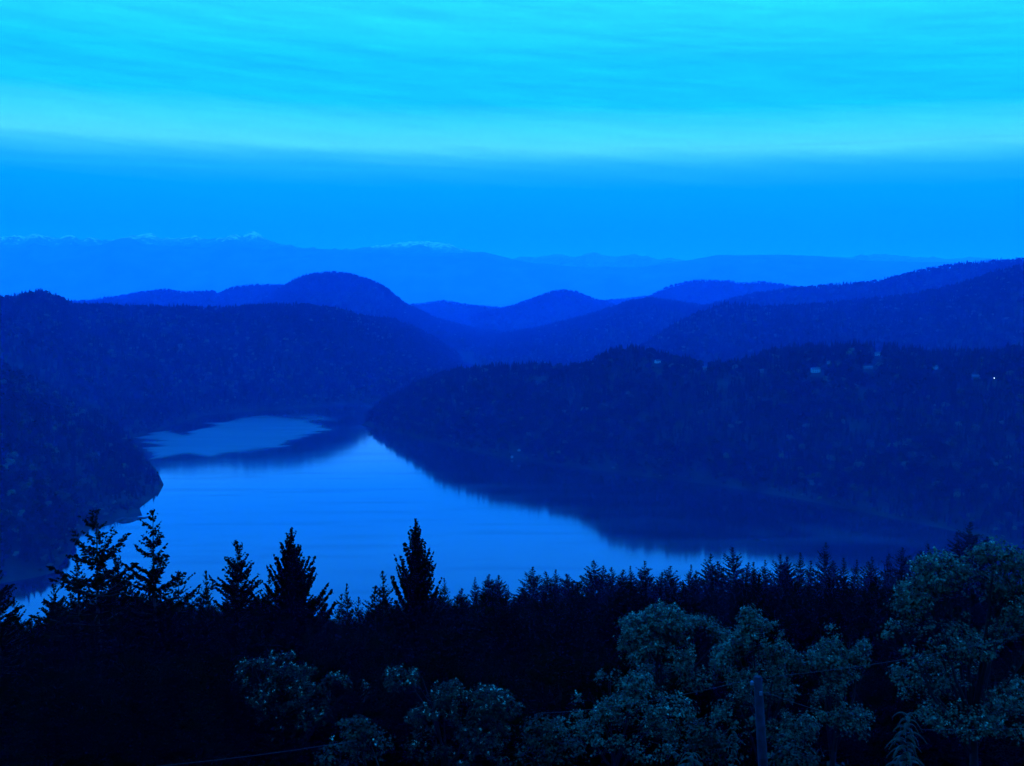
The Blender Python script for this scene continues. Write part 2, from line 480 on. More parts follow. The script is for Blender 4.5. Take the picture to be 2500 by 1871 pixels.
# the hills between the inlet and the strait, farthest first
DROP = 16.0
hill("wooded_hill", col([(1400, 745), (1430, 741), (1470, 735), (1500, 730), (1560, 725), (1620, 722), (1700, 730), (1800, 745)], 12500), mfoot(1400, 1800, 11000), 1500, drop=DROP, seed=11)
hill("wooded_hill", col([(930, 756), (960, 749), (1000, 744), (1050, 738), (1080, 734), (1120, 741), (1150, 745), (1230, 752), (1280, 755), (1350, 765)], 11500), mfoot(930, 1350, 9800), 1500, drop=DROP, seed=12)
hill("wooded_hill", col([(1530, 750), (1560, 735), (1590, 720), (1630, 700), (1680, 688), (1730, 684), (1780, 683), (1805, 690), (1860, 688), (1920, 695), (1960, 701), (2050, 715), (2150, 730)], 10500), mfoot(1530, 2150, 9000), 1500, drop=DROP, seed=13)
hill("wooded_hill", col([(1150, 775), (1180, 762), (1230, 752), (1260, 742), (1300, 730), (1340, 715), (1370, 708), (1410, 713), (1450, 730), (1475, 736), (1520, 750), (1600, 770)], 10000), mfoot(1150, 1600, 8300), 1500, drop=DROP, seed=14)
hill("wooded_hill", col([(60, 745), (100, 740), (170, 736), (230, 733), (300, 722), (340, 712), (400, 706), (450, 712), (520, 712), (535, 719), (545, 712), (560, 704), (620, 696), (680, 697), (760, 705), (850, 720), (900, 740)], 9000), mfoot(60, 900, 7000), 1500, drop=DROP, seed=15)
hill("wooded_hill", col([(580, 762), (640, 735), (680, 708), (710, 690), (735, 676), (770, 668), (810, 665), (850, 668), (900, 681), (940, 700), (965, 721), (985, 738), (1010, 750), (1060, 775), (1150, 800), (1250, 816), (1330, 835)], 7800),
     mfoot(580, 1330, 5600), 1400, drop=DROP, seed=16, nu=170, rough=30, rscale=400)
hill("wooded_hill", col([(1680, 756, 7000), (1760, 737, 6900), (1850, 716, 6800), (1950, 703, 6700), (2000, 698, 6600), (2080, 692, 6500), (2150, 685, 6400), (2200, 672, 6300), (2260, 656, 6300), (2350, 645, 6200), (2420, 638, 6200), (2500, 632, 6200), (2800, 620, 6200)]),
     [(1680, 1680, None, 5600), (2800, 2800, None, 4800)], 1400, drop=DROP, seed=17, nu=170, rough=35, rscale=450)
hill("wooded_hill", col([(1080, 850), (1150, 832), (1250, 812), (1330, 797), (1400, 778), (1480, 755), (1540, 735), (1585, 727), (1650, 735), (1720, 748), (1820, 770)], 6800), mfoot(1080, 1820, 4450), 1400, drop=DROP, seed=18, rough=30, rscale=400)
hill("wooded_hill", col([(1540, 868, 4300), (1590, 835, 4300), (1650, 794, 4300), (1700, 768, 4300), (1760, 750, 4350), (1800, 748, 4400), (1850, 752, 4400), (1950, 746, 4400), (2050, 737, 4400), (2150, 728, 4400), (2240, 722, 4500), (2300, 709, 4400),
     (2360, 690, 4300), (2420, 672, 4200), (2480, 655, 4100), (2520, 648, 4000), (2800, 630, 3800)]),
     [(1540, 1540, None, 3600), (2000, 2000, None, 3000), (2800, 2800, None, 2500)], 1400, drop=DROP, seed=19, nu=170, rough=50, rscale=420, nt=60)
hill("wooded_hill", col([(-320, 700, 2900), (-100, 710, 3000), (-40, 722, 3050), (0, 723, 3100), (40, 718, 3150), (60, 713, 3170), (100, 711, 3200), (130, 721, 3250), (150, 730, 3320), (175, 744, 3450), (250, 746, 3600), (300, 748, 3650), (400, 751, 3700), (460, 748, 3700), (500, 752, 3700), (570, 748, 3700), (640, 743, 3700), (720, 741, 3750), (800, 752, 3850), (860, 767, 4000), (900, 776, 4200), (950, 779, 4500),
     (1000, 793, 4800), (1060, 826, 5000), (1110, 862, 5000), (1150, 892, 4800), (1230, 930, 4200)]),
     [(-320, -320, 1110), (60, 60, 1088), (330, 330, 1069), (420, 420, 1040), (500, 500, 1014), (560, 560, 1008), (700, 700, 1000), (850, 850, 987), (950, 950, 977), (1050, 1050, 972), (1150, 1150, 968), (1230, 1230, 962)],
     1200, drop=DROP, seed=20, nu=220, nt=60, rough=42, rscale=330)
# the steep hill on the right of the inlet, with houses along its shoulder
hill("wooded_hill", col([(872, 1037, 2560), (890, 1018, 2590), (905, 1003, 2600), (940, 975, 2620), (1000, 940, 2600), (1080, 912, 2540), (1180, 896, 2450), (1300, 893, 2350), (1400, 893, 2280), (1440, 884, 2230), (1480, 858, 2210),
     (1530, 842, 2190), (1580, 848, 2150), (1640, 868, 2080), (1700, 879, 2050), (1770, 884, 2040), (1830, 874, 2080), (1900, 852, 2150), (2000, 846, 2150), (2100, 842, 2120), (2250, 852, 2050), (2400, 855, 1980), (2500, 842, 1950), (2800, 830, 1900)]),
     [(872, 872, 1036), (905, 905, 1042), (960, 960, 1056), (1100, 1100, 1090), (1250, 1250, 1122), (1500, 1500, 1155), (1730, 1730, 1183), (1930, 1930, 1215), (2300, 2300, 1290), (2500, 2500, 1335), (2800, 2800, 1410)],
     700, drop=17, seed=21, nu=240, nt=60, rough=22, rscale=200, crest_noise=3)
# the headland on the left
hill("wooded_hill", [(0, -320, 770, 1700), (.15, -100, 850, 1850), (.3, 0, 893, 1950), (.42, 80, 930, 2020), (.55, 160, 972, 2100), (.7, 230, 1012, 2180), (.82, 283, 1042, 2250), (.92, 308, 1064, 2290), (1, 318, 1078, 2310)],
     [(0, -320, 1490), (.15, -100, 1445), (.25, 0, 1425), (.35, 80, 1411), (.42, 134, 1398), (.47, 180, 1335), (.52, 205, 1296), (.58, 280, 1279), (.62, 352, 1264), (.66, 345, 1246), (.72, 385, 1212), (.78, 400, 1184), (.84, 384, 1150), (.92, 340, 1100), (1, 313, 1079)],
     700, drop=17, seed=22, nu=240, nt=70, rough=45, rscale=300, crest_noise=4)

# the slope below the viewpoint
GY = [-400, -60, 0, 40, 120, 350, 600, 800, 900]
GZ = [560, 338, 308.3, 290, 253, 192, 70, -4, -14]  # unseen rise behind the viewpoint made steeper to shut out sky light
def ground(y):
    return np.interp(y, GY, GZ)
gxs = np.linspace(-1700, 1700, 150); gys = np.concatenate([np.linspace(-400, 0, 12)[:-1], np.linspace(0, 200, 60)[:-1], np.linspace(200, 900, 80)])
GXX, GYY = np.meshgrid(gxs, gys)
def hillside_z(x, y):
    return ground(y) + 2.5 * fbm(x / 60 + 3, y / 60, 4) * np.clip((np.hypot(x, y) - 12) / 40, 0, 1)
GZZ = hillside_z(GXX, GYY)
idx = np.arange(GXX.size).reshape(GXX.shape)
fc = np.stack([idx[:-1, :-1], idx[:-1, 1:], idx[1:, 1:], idx[1:, :-1]], -1).reshape(-1, 4)
tag(link("hillside", mesh_np("hillside", np.stack([GXX.ravel(), GYY.ravel(), GZZ.ravel()], 1), fc, [M["forest_floor"]], True)), kind="structure")

# ------------------------------------------------------------------ woods that read as one mass
rng = np.random.RandomState(42)
def small_conifer(seed, sides=7, tiers=6, w=0.15):
    r = np.random.RandomState(seed)
    V = []; Fc = []
    for k in range(tiers):
        z0 = 0.10 + 0.84 * k / tiers; top = min(1.0, z0 + 1.35 / tiers)
        rad = w * (1 - k / tiers) ** 0.8 * r.uniform(0.85, 1.15)
        a0 = r.uniform(0, 6.28); b = len(V)
        for j in range(sides):
            a = a0 + 2 * math.pi * j / sides + r.uniform(-.2, .2); q = rad * r.uniform(0.65, 1.25)
            V.append((q * math.cos(a), q * math.sin(a), z0 + r.uniform(-.03, .03)))
            a += math.pi / sides
            V.append((q * .45 * math.cos(a), q * .45 * math.sin(a), z0 + 0.05))
        V.append((r.uniform(-.01, .01), r.uniform(-.01, .01), top)); V.append((0, 0, z0 + 0.04))
        for j in range(2 * sides):
            Fc.append((b + j, b + (j + 1) % (2 * sides), b + 2 * sides))
            Fc.append((b + (j + 1) % (2 * sides), b + j, b + 2 * sides + 1))
    return mesh_np("woods_conifer", V, Fc, [M["far_conifer"]])
def leaf_faces(centers, normals, size, r, jitter=0.6, elong=1.5):
    """one kite-shaped leaf (two triangles) at each centre"""
    n = len(centers)
    nrm = normals + jitter * r.normal(size=(n, 3)); nrm /= np.linalg.norm(nrm, axis=1, keepdims=True)
    a = np.cross(nrm, r.normal(size=(n, 3))); a /= np.linalg.norm(a, axis=1, keepdims=True)
    b = np.cross(nrm, a)
    s = (size * r.uniform(0.6, 1.3, n))[:, None]
    p0 = centers - a * s * .5 * elong; p1 = centers + b * s * .5; p2 = centers + a * s * .5 * elong; p3 = centers - b * s * .5
    V = np.stack([p0, p1, p2, p3], 1).reshape(-1, 3)
    i = np.arange(n)[:, None] * 4
    return V, np.concatenate([i + [0, 1, 2], i + [0, 2, 3]], 0)
def small_broadleaf(seed, n=110, mat="far_leaf"):
    r = np.random.RandomState(seed)
    lob = [(r.uniform(-.18, .18), r.uniform(-.18, .18), r.uniform(.45, .78), r.uniform(.16, .27)) for _ in range(6)]
    C = []; N = []
    for k in range(n):
        l = lob[r.randint(6)]; d = r.normal(size=3); d /= np.linalg.norm(d); d[2] = abs(d[2]) * .9 - .15
        C.append(np.array(l[:3]) + d * l[3]); N.append(d + (0, 0, .5))
    V, Fc = leaf_faces(np.array(C), np.array(N), 0.14, r)
    return mesh_np("woods_broadleaf", V, Fc, [M[mat]])
PROTO = []
for i in range(3):
    PROTO.append(bpy.data.objects.new("woods_conifer", small_conifer(i, w=[.13, .16, .19][i])))
for i in range(3):
    PROTO.append(bpy.data.objects.new("woods_round_tree", small_broadleaf(60 + i, 150, "far_conifer")))
for i in range(2):
    PROTO.append(bpy.data.objects.new("woods_broadleaf", small_broadleaf(50 + i)))

def scatter_group():
    ng = bpy.data.node_groups.new("scatter_trees", "GeometryNodeTree")
    ng.interface.new_socket("Geometry", in_out="INPUT", socket_type="NodeSocketGeometry")
    ng.interface.new_socket("Geometry", in_out="OUTPUT", socket_type="NodeSocketGeometry")
    gi = ng.nodes.new("NodeGroupInput"); go = ng.nodes.new("NodeGroupOutput")
    jn = ng.nodes.new("GeometryNodeJoinGeometry")
    for p in reversed(PROTO):
        oi = ng.nodes.new("GeometryNodeObjectInfo")
        oi.inputs["Object"].default_value = p
        oi.inputs["As Instance"].default_value = True
        ng.links.new(oi.outputs["Geometry"], jn.inputs[0])
    iop = ng.nodes.new("GeometryNodeInstanceOnPoints")
    iop.inputs["Pick Instance"].default_value = True
    def attr(name, typ):
        n = ng.nodes.new("GeometryNodeInputNamedAttribute"); n.data_type = typ; n.inputs["Name"].default_value = name
        return n.outputs["Attribute"]
    ng.links.new(gi.outputs[0], iop.inputs["Points"])
    ng.links.new(jn.outputs[0], iop.inputs["Instance"])
    ng.links.new(attr("which", "INT"), iop.inputs["Instance Index"])
    ng.links.new(attr("rot", "FLOAT_VECTOR"), iop.inputs["Rotation"])
    ng.links.new(attr("scl", "FLOAT_VECTOR"), iop.inputs["Scale"])
    ng.links.new(iop.outputs[0], go.inputs[0])
    return ng
SCATTER = scatter_group()
def woods(name, pts, heights, which, label, cat="forest"):
    n = len(pts)
    me = bpy.data.meshes.new(name)
    me.vertices.add(n); me.vertices.foreach_set("co", np.asarray(pts, np.float32).ravel())
    wid = heights * rng.uniform(0.85, 1.25, n)
    scl = np.stack([wid, wid, heights], 1).astype(np.float32)
    rot = np.stack([rng.normal(0, .03, n), rng.normal(0, .03, n), rng.uniform(0, 6.28, n)], 1).astype(np.float32)
    a = me.attributes.new("which", "INT", "POINT"); a.data.foreach_set("value", which.astype(np.int32))
    a = me.attributes.new("rot", "FLOAT_VECTOR", "POINT"); a.data.foreach_set("vector", rot.ravel())
    a = me.attributes.new("scl", "FLOAT_VECTOR", "POINT"); a.data.foreach_set("vector", scl.ravel())
    me.update()
    o = link(name, me)
    md = o.modifiers.new("trees", "NODES"); md.node_group = SCATTER
    return tag(o, label, cat, kind="stuff")
CLEAR = []   # (px, py_top, py_bottom, half width) glades round the houses, as photographed
def scatter_on(hname, spacing, h0, leafy, label, clump=300.0, keep_back=3):
    h = HILLS[hname]; V = h["V"][1:1 + h["nt"] + keep_back]
    a, b, c, d = V[:-1, :-1], V[:-1, 1:], V[1:, 1:], V[1:, :-1]
    area = 0.5 * (np.linalg.norm(np.cross(b - a, c - a), axis=-1) + np.linalg.norm(np.cross(c - a, d - a), axis=-1))
    prob = area.ravel() / area.sum()
    n = int(area.sum() / spacing ** 2)
    k = rng.choice(prob.size, n, p=prob)
    i, j = np.unravel_index(k, area.shape)
    s, t = rng.rand(n, 1), rng.rand(n, 1)
    p = a[i, j] * (1 - s) * (1 - t) + b[i, j] * s * (1 - t) + c[i, j] * s * t + d[i, j] * (1 - s) * t
    px, py = project(p)
    ok = (px > -140) & (px < 2640) & (p[:, 2] > 1.2)
    ok &= fbm(p[:, 0] / 70, p[:, 1] / 70, 3) > -0.50
    for (cx, y0, y1, hw) in CLEAR:
        ok &= ~((np.abs(px - cx) < hw) & (py > y0) & (py < y1))
    p = p[ok]; n = len(p)
    cl = fbm(p[:, 0] / clump + 9, p[:, 1] / clump, 4) * 0.5 + 0.5
    leaf = rng.rand(n) < leafy * np.clip((cl - 0.35) * 4, 0.05, 2.2)
    rnd = rng.rand(n) < .15 + .45 * (fbm(p[:, 0] / 160 + 40, p[:, 1] / 160, 3) > 0)
    which = np.where(leaf, 6 + rng.randint(0, 2, n), np.where(rnd, 3 + rng.randint(0, 3, n), rng.randint(0, 3, n)))
    hh = h0 * (0.5 + 0.95 * rng.rand(n) ** 1.5) * np.where(leaf, 0.66, np.where(rnd, .8, 1.0)) * (0.6 + 0.8 * cl)
    # trees shrink on the steep last metres above the water
    hh *= np.clip(0.45 + p[:, 2] / 30.0, 0.45, 1.0)
    p[:, 2] -= 0.3
    return woods("forest", p, hh, which, label)

# ------------------------------------------------------------------ haze: one even body of air round everything
def haze():
    mb = MB()
    mb.box((0, 27500, (2760 - 16.5) / 2), (150000, 95000, 2760 + 16.5))
    m = bpy.data.materials.new("hazy_air")
    m.use_nodes = True
    nt = m.node_tree; nt.nodes.clear()
    out = nt.nodes.new("ShaderNodeOutputMaterial")
    v = nt.nodes.new("ShaderNodeVolumePrincipled")
    v.inputs["Color"].default_value = (*HAZE_COLOR, 1)
    v.inputs["Absorption Color"].default_value = (1, 1, 1, 1)
    v.inputs["Density"].default_value = HAZE_DENSITY
    v.inputs["Anisotropy"].default_value = 0.0
    nt.links.new(v.outputs[0], out.inputs["Volume"])
    try:
        m.cycles.homogeneous_volume = True
    except Exception:
        pass
    o = mb.build("haze", m)
    tag(o, "blue evening haze filling the valley air", "haze", kind="stuff")
haze()


# ------------------------------------------------------------------ houses, lamp and rock slip on the far shores: where they stand
def on_hill(hname, px, py):
    """the point of that hill's front which the photograph shows at (px, py)"""
    h = HILLS[hname]; V = h["V"][2:1 + h["nt"]].reshape(-1, 3)
    qx, qy = project(V)
    k = np.argsort((qx - px) ** 2 + (qy - py) ** 2)[:4]
    w = 1.0 / (np.hypot(qx[k] - px, qy[k] - py) + 0.5)
    return (V[k] * w[:, None]).sum(0) / w.sum()
RH = "wooded_hill.010"
HOUSES = [  # px, py of the base, width, depth, wall height, turn, wall, label
    (1990, 910, 19, 10, 6.5, 0.10, "house_wall", "largest and brightest pale house, half way along the wooded right shoulder"),
    (2142, 868, 16, 9, 5.0, -0.35, "house_wall", "pale house standing highest on the right shoulder, near its top edge"),
    (1608, 886, 12, 8, 4.5, 0.5, "house_wall", "small pale house alone just right of the rounded wooded knob"),
    (1722, 890, 15, 8, 4.0, 0.2, "house_wall_dull", "long dim house in the dip right of the rounded wooded knob"),
    (2023, 888, 8, 7, 4.0, 0.0, "house_wall", "tiny pale house just above the largest bright house"),
    (1859, 909, 11, 8, 4.0, -0.2, "house_wall_dull", "dull house left of the largest bright house, hard to make out"),
    (2118, 901, 20, 8, 3.2, 0.0, "house_wall_dull", "long low dim house right of the largest bright house"),
    (2283, 901, 9, 8, 4.5, 0.3, "house_wall", "small pale house alone between the long low house and the lit lamp"),
    (2383, 926, 18, 10, 4.5, -0.15, "house_wall_dull", "wide dim house just left of the lit lamp"),
]
for (hx, hy, w, d, h, a, wm, lab) in HOUSES:
    CLEAR.append((hx, hy - 1, hy + (34 if wm == 'house_wall' else 24), 6 + w * .55))
CLEAR.append((2427, 920, 962, 16))
CLEAR.append((1262, 1095, 1120, 14))
CLEAR.append((1246, 1118, 1150, 10))

FOREST_SPEC = {
    "wooded_hill": (30, 24, .05, "dim forest covering the farthest low hill right of centre"),
    "wooded_hill.001": (30, 24, .05, "dim forest on the low far hill right of the round dome"),
    "wooded_hill.002": (26, 24, .05, "forest on the broad flat-topped far hill right of centre"),
    "wooded_hill.003": (24, 24, .05, "forest on the small pointed far hill in the centre"),
    "wooded_hill.004": (22, 24, .08, "forest on the low far hills left of the round dome"),
    "wooded_hill.005": (17, 24, .08, "forest covering the round dome-shaped hill"),
    "wooded_hill.006": (18, 24, .08, "forest on the long ridge climbing to the right edge, farther one"),
    "wooded_hill.007": (17, 24, .08, "forest on the hazy spur running down to the valley centre"),
    "wooded_hill.008": (13, 24, .15, "forest on the darker ridge at the right edge behind the houses"),
    "wooded_hill.009": (10, 22, .22, "forest on the broad hill behind the far end of the inlet"),
    "wooded_hill.010": (8.2, 21, .16, "forest on the steep hill right of the inlet with houses"),
    "wooded_hill.011": (9, 21, .28, "forest on the headland left of the inlet"),
}
for nm, (sp, h0, lf, lab) in FOREST_SPEC.items():
    scatter_on(nm, sp, h0, lf, lab)

WIN = MB(); WIN.box((0, 0, 0), (1.3, 0.12, 1.3))
WIN_ME = WIN.mesh("window", M["glass"])
FR = MB(); FR.box((0, 0, .72), (1.6, .16, .14)); FR.box((0, 0, -.72), (1.6, .16, .14)); FR.box((-.72, 0, 0), (.14, .16, 1.3)); FR.box((.72, 0, 0), (.14, .16, 1.3))
FR_ME = FR.mesh("frame", M["house_wall"])
def house(px, py, w, d, h, a, wm, lab):
    p = on_hill(RH, px, py)
    w, d, h = w * .8, d * .85, h * .85
    t = thing("house", lab, "house", p - np.array([0, 0, 0.8]), a, "houses on the right shoulder")
    b = MB(); z0 = 0.0; H = h + .8
    rh = d * 0.32
    v = [(-w/2, -d/2, z0), (w/2, -d/2, z0), (w/2, d/2, z0), (-w/2, d/2, z0), (-w/2, -d/2, H), (w/2, -d/2, H), (w/2, d/2, H), (-w/2, d/2, H), (-w/2, 0, H + rh), (w/2, 0, H + rh)]
    b.add(v, [(0, 1, 5, 4), (2, 3, 7, 6), (1, 2, 6, 9, 5), (3, 0, 4, 8, 7), (3, 2, 1, 0)])
    b.build("wall", M[wm], t)
    r = MB(); e = .5; th = .25; k = rh / (d / 2)
    for s in (-1, 1):
        y0, z_0 = s * (d / 2 + e), H - e * k + .06
        vv = [(-w/2 - e, y0, z_0), (w/2 + e, y0, z_0), (w/2 + e, 0, H + rh + .06), (-w/2 - e, 0, H + rh + .06)]
        vv += [(x, y, z + th) for x, y, z in vv]
        r.add(vv, [(0, 1, 2, 3), (4, 7, 6, 5), (0, 4, 5, 1), (1, 5, 6, 2), (3, 2, 6, 7), (0, 3, 7, 4)])
    ro = r.build("roof", M["house_roof"], t)
    c = MB(); c.box((w * .22, d * .12, H + rh + .3), (.9, .9, 1.8)); c.build("chimney", M["house_wall_dull"], ro)
    n = max(2, int(w / 3.4)); rows = 2 if h > 5.5 else 1
    for q in range(rows):
        for i in range(n):
            x = (i + .5) / n * (w - 1.6) - (w - 1.6) / 2
            if i == n // 2 and q == 0:
                dd = MB(); dd.box((x, -d/2 - .05, .8 + 1.05), (1.1, .12, 2.1)); do = dd.build("door", M["bark"], t)
                hd = MB(); hd.box((x + .4, -d/2 - .15, .8 + 1.0), (.08, .1, .08)); hd.build("handle", M["porcelain"], do)
                continue
            o = link("window", WIN_ME, t); o.location = (x, -d/2 - .04, .8 + 1.7 + q * 2.7)
            f = link("frame", FR_ME, o)
    return t
for hs in HOUSES:
    house(*hs)

# a lit yard lamp on the shoulder
lp = on_hill(RH, 2427, 932)
t = thing("yard_lamp", "single lit white yard lamp glowing on the dark right hillside", "lamp", lp)
b = MB(); b.tube([(0, 0, -.5), (0, 0, 5.6)], [.12, .08]); b.build("post", M["wire"], t)
b = MB(); b.tube([(0, 0, 5.6), (0, -.5, 6.0), (0, -1.2, 6.1)], [.06, .05, .05]); b.build("arm", M["wire"], t)
lm = bpy.data.materials.new("lit_lamp"); lm.use_nodes = True
nt = lm.node_tree; nt.nodes.clear()
em = nt.nodes.new("ShaderNodeEmission"); em.inputs["Color"].default_value = (1, .96, .9, 1); em.inputs["Strength"].default_value = 8.0
ou = nt.nodes.new("ShaderNodeOutputMaterial"); nt.links.new(em.outputs[0], ou.inputs["Surface"])
b = MB(); b.tube([(0, -1.3, 5.45), (0, -1.3, 5.6), (0, -1.3, 6.0), (0, -1.3, 6.12)], [.35, .55, .5, .2], n=10); b.build("lamp_head", lm, t)

# pale rock slips above the right shore
def rock(px, py, size, seed, lab):
    r = np.random.RandomState(seed)
    p = on_hill(RH, px, py)
    V = []; n = 9; m = 6
    for i in range(m + 1):
        for j in range(n):
            th = math.pi * i / m; ph = 2 * math.pi * j / n
            k = 1 + r.uniform(-.28, .28)
            V.append((size[0] * k * math.sin(th) * math.cos(ph), size[1] * k * math.sin(th) * math.sin(ph), size[2] * k * math.cos(th) + .35 * size[2] * math.sin(th) * math.sin(ph)))
    Fc = [(i * n + j, i * n + (j + 1) % n, (i + 1) * n + (j + 1) % n, (i + 1) * n + j) for i in range(m) for j in range(n)]
    o = link("rock_outcrop", mesh_np("rock_outcrop", V, Fc, [M["rock"]]))
    o.location = [float(c) for c in p + np.array([0, -2.0, 1.0])]
    tag(o, lab, "rock", "rock outcrops above the right shore")
rock(1268, 1101, (3.6, 3, 2.6), 3, "pale rock outcrop low on the right hill, the upper one of two")
rock(1246, 1127, (2.8, 3, 2.2), 4, "pale rock outcrop just above the right shore, the lower one of two")
# dark rocky spit reaching into the inlet from the left headland
sp = MB()
r = np.random.RandomState(5)
for k in range(16):
    c = sea(300 + 62 * k / 15, 1272 - 9 * k / 15 + r.uniform(-1, 1))
    s = (1 - k / 18) * 9 + 2
    V = []; n = 7
    for i in range(4):
        for j in range(n):
            a = 2 * math.pi * j / n; q = s * (1 - .28 * i) * r.uniform(.8, 1.2)
            V.append((c[0] + q * 1.3 * math.cos(a), c[1] + q * math.sin(a), -1 + i * s * .16))
    sp.add(V, [(i * n + j, i * n + (j + 1) % n, (i + 1) * n + (j + 1) % n, (i + 1) * n + j) for i in range(3) for j in range(n)] + [tuple(3 * n + j for j in range(n))])
tag(sp.build("rocky_spit", M["shore_rock"]), "low dark rocky spit pointing into the water from the left headland", "rock")

# ------------------------------------------------------------------ conifers of the slope below the viewpoint
def conifer(name, seed, H=25.0, R=3.0, base=0.12, whorls=32, per=6, up_top=55, up_low=-5, curl=0.25, power=0.85, twig=0.55, step=0.13, lobe=0.2, skip=0.0, hang=0.5, tw=0.11, rmax=4.6):
    """meshes of a trunk with its boughs and of a needle crown"""
    r = np.random.RandomState(seed)
    tb = MB()
    lean = r.uniform(-.15, .15, 2)
    tz = np.linspace(0, 1, 9)
    axis = lambda q: np.array([lean[0] * q * q * 2 + .05 * math.sin(q * 9 + seed), lean[1] * q * q * 2, q * H])
    tb.tube([axis(q) for q in tz], [max(.012, .30 * (H / 25) * (1 - q) ** .9 + .012) for q in tz], n=7)
    C0 = []; D0 = []; L0 = []; N0 = []
    for k in range(whorls):
        q = (k + r.uniform(-.25, .25)) / (whorls - 1)
        q = min(max(q, 0), .995)
        q = 1 - (1 - q) ** 1.12
        h = base + (1 - base) * q
        if h > .99: h = .99
        lob = 1 + lobe * math.sin(k * 1.7 + seed) 
        for j in range(per if q < .9 else 4):
            if r.rand() < skip: continue
            az = 2 * math.pi * (j + r.uniform(-.4, .4)) / per + k * 1.1
            L = min(R * ((1 - q) ** power), rmax) * lob * r.uniform(.62, 1.15) + .16
            if q < .12: L *= .6 + 3.3 * q
            e = math.radians(up_low + (up_top - up_low) * q ** 1.3 + r.uniform(-9, 9))
            dh = np.array([math.cos(az), math.sin(az), 0])
            p0 = axis(h)
            n = max(3, int(L / step))
            s = (np.arange(n) + r.uniform(.2, .9, n)) / n
            P = p0 + dh * (L * s * math.cos(e))[:, None] + np.array([0, 0, 1]) * (L * (math.sin(e) * s + curl * s * s - .10 * math.sin(math.pi * 1.0) * s))[:, None]
            tip = p0 + dh * L * math.cos(e) + np.array([0, 0, L * (math.sin(e) + curl)])
            mid = p0 + dh * L * .5 * math.cos(e) + np.array([0, 0, L * (math.sin(e) * .5 + curl * .25)])
            if L > .7:
                tb.tube([p0, mid, tip], [.022 * L ** .5 + .006, .014 * L ** .5 + .004, .004], n=3, cap=False)
            side = np.array([-dh[1], dh[0], 0])
            slope = np.array([0, 0, 1]) * (math.sin(e) + 2 * curl * s)[:, None]
            fwd = dh * math.cos(e) + slope
            fwd /= np.linalg.norm(fwd, axis=1, keepdims=True)
            for sg in (-1, 1, 0):
                keep = (s > .12) | (r.rand(n) < .5)
                ang = np.radians(r.uniform(35, 70, n)) if sg else np.radians(r.uniform(-15, 15, n))
                d = fwd * np.cos(ang)[:, None] + side * (sg * np.sin(ang))[:, None] + np.array([0, 0, 1]) * (r.normal(-hang * .45, .22, n))[:, None]
                if sg == 0:
                    d = d + np.array([0, 0, 1]) * (r.normal(-hang * .5 + .1, .4, n))[:, None]
                d /= np.linalg.norm(d, axis=1, keepdims=True)
                ll = twig * (1.0 - .42 * s) * r.uniform(.55, 1.2, n) * min(1.0, .18 + L / R * 1.3)
                C0.append(P[keep]); D0.append(d[keep]); L0.append(ll[keep])
    C = np.concatenate(C0); D = np.concatenate(D0); L = np.concatenate(L0)
    # the leader
    nl = 16
    zz = np.linspace(.955, 1.0, nl)
    C = np.concatenate([C, np.array([axis(z) for z in zz])])
    ld = r.normal(size=(nl, 3)) * .4 + (0, 0, 1); ld /= np.linalg.norm(ld, axis=1, keepdims=True)
    D = np.concatenate([D, ld]); L = np.concatenate([L, .26 * (1.25 - np.linspace(0, 1, nl)) * (H / 25)])
    n = len(C)
    nrm = np.cross(D, r.normal(size=(n, 3))); nrm /= np.linalg.norm(nrm, axis=1, keepdims=True)
    w = (tw * np.minimum(1, L / .35 + .25) * r.uniform(.7, 1.3, n))[:, None]
    m1 = C + D * (L * .42)[:, None]
    V = np.stack([C, m1 + nrm * w, C + D * L[:, None], m1 - nrm * w], 1).reshape(-1, 3)
    i = np.arange(n)[:, None] * 4
    Fc = np.concatenate([i + [0, 1, 2], i + [0, 2, 3]], 0)
    return dict(trunk=tb.mesh(name + "_trunk", M["bark"]), crown=mesh_np(name + "_crown", V, Fc, [M["needles"]]), H=H)

KINDS = {
    "sparse_fir": conifer("sparse_fir", 1, R=5.2, rmax=4.2, base=.20, whorls=30, per=6, up_top=45, up_low=-18, curl=.20, power=.80, twig=.85, step=.19, skip=.20, lobe=.38, hang=.6, tw=.13),
    "ragged_fir": conifer("ragged_fir", 2, R=6.4, rmax=4.8, base=.25, whorls=26, per=6, up_top=35, up_low=-10, curl=.12, power=.72, twig=.9, step=.20, skip=.28, lobe=.45, hang=.6, tw=.13),
    "bushy_fir": conifer("bushy_fir", 3, R=7.0, rmax=4.8, base=.12, whorls=36, per=8, up_top=45, up_low=-8, curl=.14, power=.82, twig=.75, step=.13, lobe=.22, tw=.13),
    "lobed_fir": conifer("lobed_fir", 4, R=7.2, rmax=3.3, base=.12, whorls=40, per=9, up_top=62, up_low=8, curl=.36, power=.88, twig=.78, step=.12, lobe=.22, hang=.15, tw=.17),
    "spire_fir": conifer("spire_fir", 5, R=7.4, rmax=3.1, base=.12, whorls=46, per=9, up_top=72, up_low=28, curl=.42, power=.95, twig=.66, step=.12, lobe=.15, hang=.0, tw=.16),
    "plain_fir": conifer("plain_fir", 6, R=6.2, rmax=4.2, base=.12, whorls=34, per=7, up_top=50, up_low=-12, curl=.15, power=.90, twig=.7, step=.16, lobe=.22, tw=.13),
    "narrow_fir": conifer("narrow_fir", 7, R=4.6, rmax=3.2, base=.12, whorls=34, per=7, up_top=50, up_low=-15, curl=.15, power=.88, twig=.6, step=.15, lobe=.18, tw=.13),
    "broad_fir": conifer("broad_fir", 8, R=7.4, rmax=5.0, base=.12, whorls=32, per=7, up_top=45, up_low=-15, curl=.12, power=.85, twig=.8, step=.17, lobe=.26, tw=.14),
}
